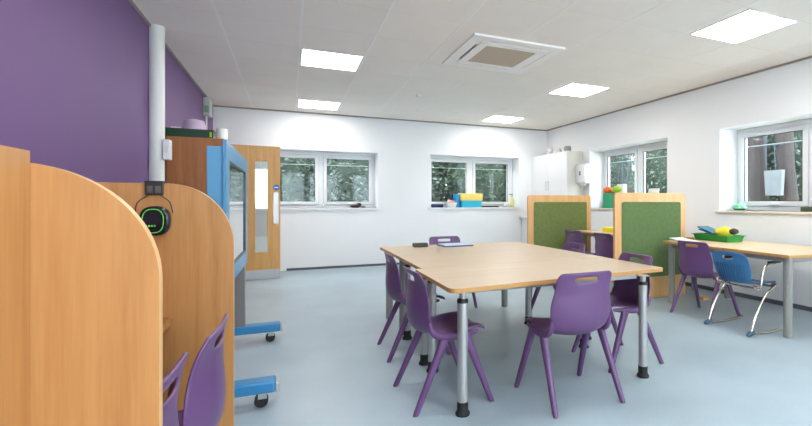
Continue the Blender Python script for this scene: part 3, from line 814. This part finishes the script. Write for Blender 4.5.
bm = bmesh.new(); lathe(bm, [(.07, 0), (.075, .07), (.06, .11)], 18); tag(obj('grey_tin', bm, M['apron'], smooth=True, loc=(4.93, 7.56, 2.166)), 'round grey tin near the front edge of the wall cupboard top', 'tin', ct)

# ------------------------------------------------------------------ things on sills and desks
sz = 1.08
bm = bmesh.new()
for (x, y, z, sx, sy, s_) in ((0, 0, .035, .09, .05, .035), (.05, .0, .06, .045, .035, .035), (-.05, .01, .03, .06, .04, .03), (.12, 0, .018, .05, .02, .014)):
    r_ = bmesh.ops.create_icosphere(bm, subdivisions=2, radius=1)
    for v in r_['verts']:
        n_ = 1+.18*math.sin(v.co.x*9)*math.cos(v.co.y*7+v.co.z*5)
        v.co = Vector((x+v.co.x*sx*n_, y+v.co.y*sy*n_, z+v.co.z*s_*n_))
o_ = obj('crumpled_cloth', bm, M['brown'], smooth=True, loc=(1.13, BY+.10, sz)); tag(o_, 'crumpled dark brown cloth on the sill of the back window near the door', 'cloth')

sl = lambda o, lab, cat: tag(o, lab, cat, 'things on the back right window sill')
o_ = obj('pencil_case', bbox((-.12, -.04, 0), (.12, .04, .075), .02, 3), M['navy'], smooth=True, loc=(2.68, BY+.09, sz)); sl(o_, 'dark blue pencil case at the left end of the back sill', 'pencil case')
bk = thing('paper_basket', 'white basket of peach papers on the back sill left of the yellow box', 'basket', (2.98, BY+.10, sz), group='things on the back right window sill')
bm = bmesh.new(); lathe(bm, [(.10, 0), (.125, .09), (.125, .10)], 20); b_ = obj('basket_body', bm, M['white'], bk, smooth=True); b_.scale = (1, .6, 1)
for k, a_ in enumerate((-.25, .1, .35)):
    bm = bmesh.new(); box(bm, (-.09, -.03+.02*k, .05), (.07, -.028+.02*k, .13+.01*k), Matrix.Rotation(a_, 3, 'Y')); obj('paper_sheet', bm, (M['peach'], M['paper'], M['peach'])[k], bk)
bm = bmesh.new(); lathe(bm, [(.035, 0), (.04, .02), (.04, .20), (.03, .23)], 18)
o_ = obj('blue_bottle', bm, M['navy'], smooth=True, loc=(2.98, BY+.16, sz)); sl(o_, 'dark blue bottle standing behind the paper basket on the back sill', 'bottle')
o_ = obj('file_holder', bbox((-.05, -.06, 0), (.05, .06, .27), .006), M['azure'], loc=(3.093, BY+.12, sz)); sl(o_, 'upright azure blue file holder beside the yellow box on the back sill', 'file holder')
sb = thing('storage_box', 'cyan storage box with a deep pale yellow lid on the back sill', 'box', (3.385, BY+.09, sz), group='things on the back right window sill')
obj('box_body', bbox((-.215, -.09, 0), (.215, .09, .14), .006), M['cyan'], sb); obj('box_lid', bbox((-.235, -.10, .14), (.235, .10, .285), .008), M['paleyellow'], sb)
o_ = obj('dark_book', bbox((-.17, -.07, 0), (.17, .07, .03), .003), M['brown'], loc=(3.83, BY+.09, sz)); sl(o_, 'flat dark book lying right of the storage box on the back sill', 'book')
hb = thing('soap_dispenser', 'yellow bottle with a white pump near the right end of the back sill', 'bottle', (4.33, BY+.07, sz), group='things on the back right window sill')
bm = bmesh.new(); lathe(bm, [(.042, 0), (.045, .02), (.045, .16), (.018, .19), (.018, .21)], 18); obj('bottle_body', bm, mat('pale_lemon', (226, 222, 140), .3), hb, smooth=True)
bm = bmesh.new(); lathe(bm, [(.006, .21), (.006, .27)], 10); box(bm, (-.06, -.01, .265), (.012, .01, .28)); obj('pump', bm, M['dark'], hb)
o_ = obj('small_jar', bbox((-.035, -.035, 0), (.035, .035, .10), .01, 3), M['white'], smooth=True, loc=(4.20, BY+.10, sz)); sl(o_, 'small white jar left of the yellow pump bottle on the back sill', 'jar')

# right wall, far window sill
bn = thing('green_bin', 'green bin with orange and lime toys on the right wall sill behind the front screen', 'bin', (RX+.09, 6.62, sz))
bm = bmesh.new(); box(bm, (-.08, -.13, 0), (.08, .13, .006)); 
for a, b in (((-.08, -.13), (.08, -.122)), ((-.08, .122), (.08, .13)), ((-.08, -.122), (-.072, .122)), ((.072, -.122), (.08, .122))): box(bm, (a[0], a[1], .006), (b[0], b[1], .27))
obj('bin_body', bm, M['mint'], bn)
def blob(x, y, z, sx, sy, s_):
    bm = bmesh.new(); r_ = bmesh.ops.create_icosphere(bm, subdivisions=2, radius=1)
    for v in r_['verts']:
        n_ = 1+.12*math.sin(v.co.x*8+1)*math.cos(v.co.y*7+v.co.z*6)
        v.co = Vector((x+v.co.x*sx*n_, y+v.co.y*sy*n_, z+v.co.z*s_*n_))
    return bm
tgr = 'toys spilling from the green bin'
o_ = obj('orange_toy', blob(0, 0, 0, .075, .10, .07), M['orange'], smooth=True, loc=(RX+.085, 6.70, sz+.32)); tag(o_, 'orange soft toy at the top of the green bin', 'toy', tgr)
o_ = obj('lime_toy', blob(0, 0, 0, .07, .12, .06), M['lime'], smooth=True, loc=(RX+.085, 6.46, sz+.33)); tag(o_, 'lime green soft toy at the top right of the green bin', 'toy', tgr)
o_ = obj('paper_bag', bbox((-.04, -.09, 0), (.04, .09, .42), .01), M['paper'], loc=(RX+.175, 6.55, sz) if False else (RX+.13, 6.38, sz)); tag(o_, 'white paper bag standing beside the green bin on the sill', 'bag')
o_ = obj('folded_card', bbox((-.01, -.11, 0), (.01, .11, .33), .001), M['paper'], loc=(RX+.08, 5.62, sz)); o_.rotation_euler = (0.0, .20, 0); tag(o_, 'white card leaning at the right end of the far side window sill', 'card')
bm = bmesh.new(); box(bm, (-.05, -.28, 0), (.05, .25, .22)); o_ = obj('green_folder', bm, M['mint'], loc=(RX+.09, 5.99, sz)); tag(o_, 'low green folder box between the bin and the white card on the sill', 'box')
# near window sill
bm = bmesh.new(); lathe(bm, [(.05, 0), (.085, .03), (.07, .07), (.03, .085), (.015, .11)], 16)
o_ = obj('glass_ornament', bm, M['glassgreen'], smooth=True, loc=(RX+.085, 4.05, sz)); tag(o_, 'small pale green ornament at the left end of the near window sill', 'ornament')
o_ = obj('olive_box', bbox((-.05, -.14, 0), (.05, .12, .055), .004), mat('olive_card', (70, 84, 60), .6), loc=(RX+.09, 3.14, sz)); tag(o_, 'flat olive green box at the right of the near window sill', 'box')

# green tray on the right desk
gt = thing('desk_tray', 'bright green plastic tray on the right wall desk', 'tray', (4.64, 3.88, .73), -0.08)
bm = bmesh.new(); hx, hy, hz = .13, .26, .075
lo = [(-hx+.02, -hy+.02), (hx-.02, -hy+.02), (hx-.02, hy-.02), (-hx+.02, hy-.02)]; hi = [(-hx, -hy), (hx, -hy), (hx, hy), (-hx, hy)]
def shell(bm, lo, hi, z0, z1, t):
    s_ = lambda P, k: [(p[0]-k*(1 if p[0] > 0 else -1), p[1]-k*(1 if p[1] > 0 else -1)) for p in P]
    A = [bm.verts.new((*p, z0)) for p in lo]; B = [bm.verts.new((*p, z1)) for p in hi]
    C_ = [bm.verts.new((*p, z1)) for p in s_(hi, t)]; D = [bm.verts.new((*p, z0+t)) for p in s_(lo, t)]
    bm.faces.new(A); bm.faces.new(D)
    for P, Q in ((A, B), (B, C_), (C_, D)):
        for k in range(4): bm.faces.new((P[k], P[(k+1)%4], Q[(k+1)%4], Q[k]))
shell(bm, lo, hi, 0, hz, .005)
obj('tray_body', bm, M['greentray'], gt)
bm = bmesh.new(); ringpts = [(-hx, -hy), (hx, -hy), (hx, hy), (-hx, hy)]
box(bm, (-hx-.014, -hy-.014, hz-.006), (hx+.014, -hy, hz)); box(bm, (-hx-.014, hy, hz-.006), (hx+.014, hy+.014, hz)); box(bm, (-hx-.014, -hy, hz-.006), (-hx, hy, hz)); box(bm, (hx, -hy, hz-.006), (hx+.014, hy, hz))
obj('tray_rim', bm, M['greentray'], gt)
tg = 'things in the bright green tray'
bm = bmesh.new(); box(bm, (-.09, -.12, 0), (.09, .12, .012), Matrix.Rotation(.30, 3, 'X')); box(bm, (-.08, -.11, -.018), (.08, .11, -.006), Matrix.Rotation(.22, 3, 'X'))
o_ = obj('teal_folder', bm, M['teal'], loc=(4.64, 3.99, .845)); tag(o_, 'teal folder leaning out of the left end of the green tray', 'folder', tg)
o_ = obj('dark_pouch', bbox((-.10, -.10, -.0), (.08, .10, .035), .012, 3), M['navy'], smooth=True, loc=(4.64, 3.90, .785)); tag(o_, 'dark blue pouch in the middle of the green tray', 'pouch', tg)
o_ = obj('yellow_pouch', blob(0, 0, 0, .10, .11, .065), M['yellow'], smooth=True, loc=(4.63, 3.78, .835)); tag(o_, 'yellow fabric pouch at the right of the green tray', 'pouch', tg)
o_ = obj('brown_pouch', blob(0, 0, 0, .06, .05, .035), M['brown'], smooth=True, loc=(4.64, 3.665, .85)); tag(o_, 'small dark brown pouch on the right end of the green tray', 'pouch', tg)
bm = bmesh.new(); box(bm, (-.10, -.13, 0), (.10, .13, .004)); box(bm, (-.10, -.12, .012), (.10, .13, .015), Matrix.Rotation(.12, 3, 'X'))
o_ = obj('loose_paper', bm, M['paper'], loc=(4.19, 3.97, .735)); tag(o_, 'loose white papers at the left end of the right wall desk', 'papers')
o_ = obj('yellow_box', bbox((-.10, -.10, 0), (.10, .12, .075), .008), mat('bright_yellow', (238, 222, 40), .5), loc=(4.47, 5.62, .73)); tag(o_, 'bright yellow box on the desk between the green screens', 'box')
# central table
o_ = obj('black_box', bbox((-.075, -.04, 0), (.075, .04, .04), .006), mat('dark_olive_case', (58, 56, 46), .6), loc=(1.25, 4.72, TZ1)); tag(o_, 'small dark case on the far end of the joined tables', 'case')
fd = thing('ring_folder', 'pale blue folder lying at the far end of the joined tables', 'folder', (1.62, 4.70, TZ1), .05)
obj('cover', bbox((-.16, -.13, 0), (.17, .11, .010), .002), M['navy'], fd); obj('top_sheet', bbox((-.15, -.12, .010), (.16, .10, .020), .002), mat('ice_blue_sheet', (186, 206, 226), .5), fd)
# bits under the right desk
o_ = obj('wooden_block', bbox((-.05, -.04, 0), (.05, .04, .04), .004), M['wood_frame'], loc=(4.60, 4.05, 0)); tag(o_, 'small wooden block on the floor under the right wall desk', 'block')

# ------------------------------------------------------------------ outdoors
bm = bmesh.new(); box(bm, (-14, -8, -.35), (22, 24, -.25)); struct('ground', bm, M['ground'])
def tree(name, label, cat, x, y, h, rx, ry, z0, ms, n, trunk=True, size=.055, group='shrubs outside the windows'):
    r = thing(name, label, cat, (x, y, -.25), group=group)
    if trunk:
        bm = bmesh.new(); tube(bm, smooth_path([(0,0,0), (.03,.02,h*.3), (-.02,.03,h*.7)], 4), .08, 10); obj('trunk', bm, M['bark'], r, smooth=True)
    for gi, m_ in enumerate(ms):
        bm = bmesh.new()
        for k in range(n//len(ms)):
            th = random.uniform(0, 2*math.pi); ph = math.acos(random.uniform(-1, 1)); rr = random.uniform(.6, 1.25)**.5
            c = Vector((rx*rr*math.sin(ph)*math.cos(th), ry*rr*math.sin(ph)*math.sin(th), z0+(h-z0)/2*(1+rr*math.cos(ph))))
            a = Vector((random.uniform(-1,1), random.uniform(-1,1), random.uniform(-.6,1))).normalized()
            b = a.cross(Vector((random.uniform(-1,1), random.uniform(-1,1), random.uniform(-1,1)))).normalized()
            s_ = size*random.uniform(.6, 1.4)
            vs = [bm.verts.new(c+a*s_), bm.verts.new(c+b*s_*.45), bm.verts.new(c-a*s_), bm.verts.new(c-b*s_*.45)]
            bm.faces.new(vs)
        obj('foliage', bm, m_, r)
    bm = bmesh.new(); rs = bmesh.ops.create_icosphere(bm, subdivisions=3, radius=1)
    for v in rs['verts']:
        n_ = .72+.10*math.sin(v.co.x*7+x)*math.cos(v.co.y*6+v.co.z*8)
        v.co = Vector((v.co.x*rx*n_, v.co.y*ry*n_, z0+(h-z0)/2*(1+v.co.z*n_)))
    obj('shade_core', bm, M['leafc'], r, smooth=True)  # solid dark core put in so the gaps between leaves look shaded
    return r
k = 0
specs = [(-1.6, 11.6, 'leafa'), (0.0, 12.1, 'leafb'), (1.5, 11.7, 'leafb'), (3.0, 11.9, 'leafb'), (4.6, 11.6, 'leafa'), (6.2, 12.0, 'leafa'), (7.9, 11.8, 'leafb')]
names = ['far left', 'left of centre', 'centre left', 'centre', 'centre right', 'right', 'far right']
for (x, y, m_), nm in zip(specs, names):
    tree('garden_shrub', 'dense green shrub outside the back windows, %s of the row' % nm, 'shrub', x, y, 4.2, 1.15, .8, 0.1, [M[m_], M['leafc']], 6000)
specs = [(9.6, 9.6, 'leafa'), (9.4, 7.9, 'leafb'), (9.9, 12.5, 'leafb'), (9.8, 6.3, 'leafc')]
for (x, y, m_), nm in zip(specs, ['second farthest', 'third farthest', 'farthest', 'nearest']):
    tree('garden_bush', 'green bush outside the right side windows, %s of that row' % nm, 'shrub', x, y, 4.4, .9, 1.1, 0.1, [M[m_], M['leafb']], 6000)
# big trunks and a white planter outside the near window
def trunk(x, y, r_, label):
    t_ = thing('pine_tree', label, 'tree', (x, y, -.25), group='trees outside the near window')
    bm = bmesh.new(); tube(bm, smooth_path([(0,0,0), (.05,.04,1.2), (-.03,.10,2.6), (.02,.02,5)], 6), r_, 14); obj('trunk', bm, M['bark'], t_, smooth=True)
trunk(7.60, 5.46, .16, 'brown tree trunk outside the near window, left of the hanging white bag')
trunk(7.62, 4.93, .13, 'grey brown tree trunk outside the near window, right of the hanging white bag')
wb = thing('hanging_bag', 'white bag hung between the two trunks outside the near window', 'bag', (7.36, 5.05, 1.30), group=None)
bm = bmesh.new(); prism(bm, [(-.04, -.13), (.04, -.13), (.04, .13), (-.04, .13)], 0, .42)
for v in bm.verts:
    if v.co.z > .2: v.co.y *= 1.2
obj('bag_body', bm, mat('toned_down_white', (96, 98, 98), .8, var=.2, scale=5), wb)  # white bag toned down to offset outdoor overexposure
bm = bmesh.new(); tube(bm, [(.03, 0, .40), (.03, .02, .85)], .008, 6); tube(bm, [(.10, -.10, .85), (.10, .36, .85)], .008, 6); tube(bm, [(.03, .02, .85), (.10, .02, .85)], .008, 6); obj('rope', bm, M['bluegrey'], wb)
fc = thing('garden_fence', 'dark grey board fence beyond the near window', 'fence', (10.6, 4.4, -.25))
for k in range(16):
    bm = bmesh.new(); box(bm, (-.02, -2.8+k*.35, 0), (.02, -2.8+k*.35+.33, 3.4)); obj('fence_board', bm, M['greyboard'], fc)
bm = bmesh.new(); box(bm, (8.2, 5.98, -.25), (8.5, 7.2, 3.0)); tag(obj('garden_shed', bm, M['bluegrey']), 'blue grey clad shed seen at the left of the near window', 'shed')
ld = thing('ladder', 'pale aluminium ladder leaning outside the far side window', 'ladder', (6.5, 7.92, -.25))
bm = bmesh.new()
for s in (-.1, .1): tube(bm, [(0, s, 0), (.2, s*.7-.03, 3.2)], .02, 8)
obj('rails', bm, M['bluegrey'], ld)
for k in range(9):
    bm = bmesh.new(); z_ = .3+.32*k; f_ = z_/3.2; tube(bm, [(.2*f_, -.1+.06*f_-.0, z_), (.2*f_, .1-.06*f_, z_)], .012, 6); obj('rung', bm, M['bluegrey'], ld)
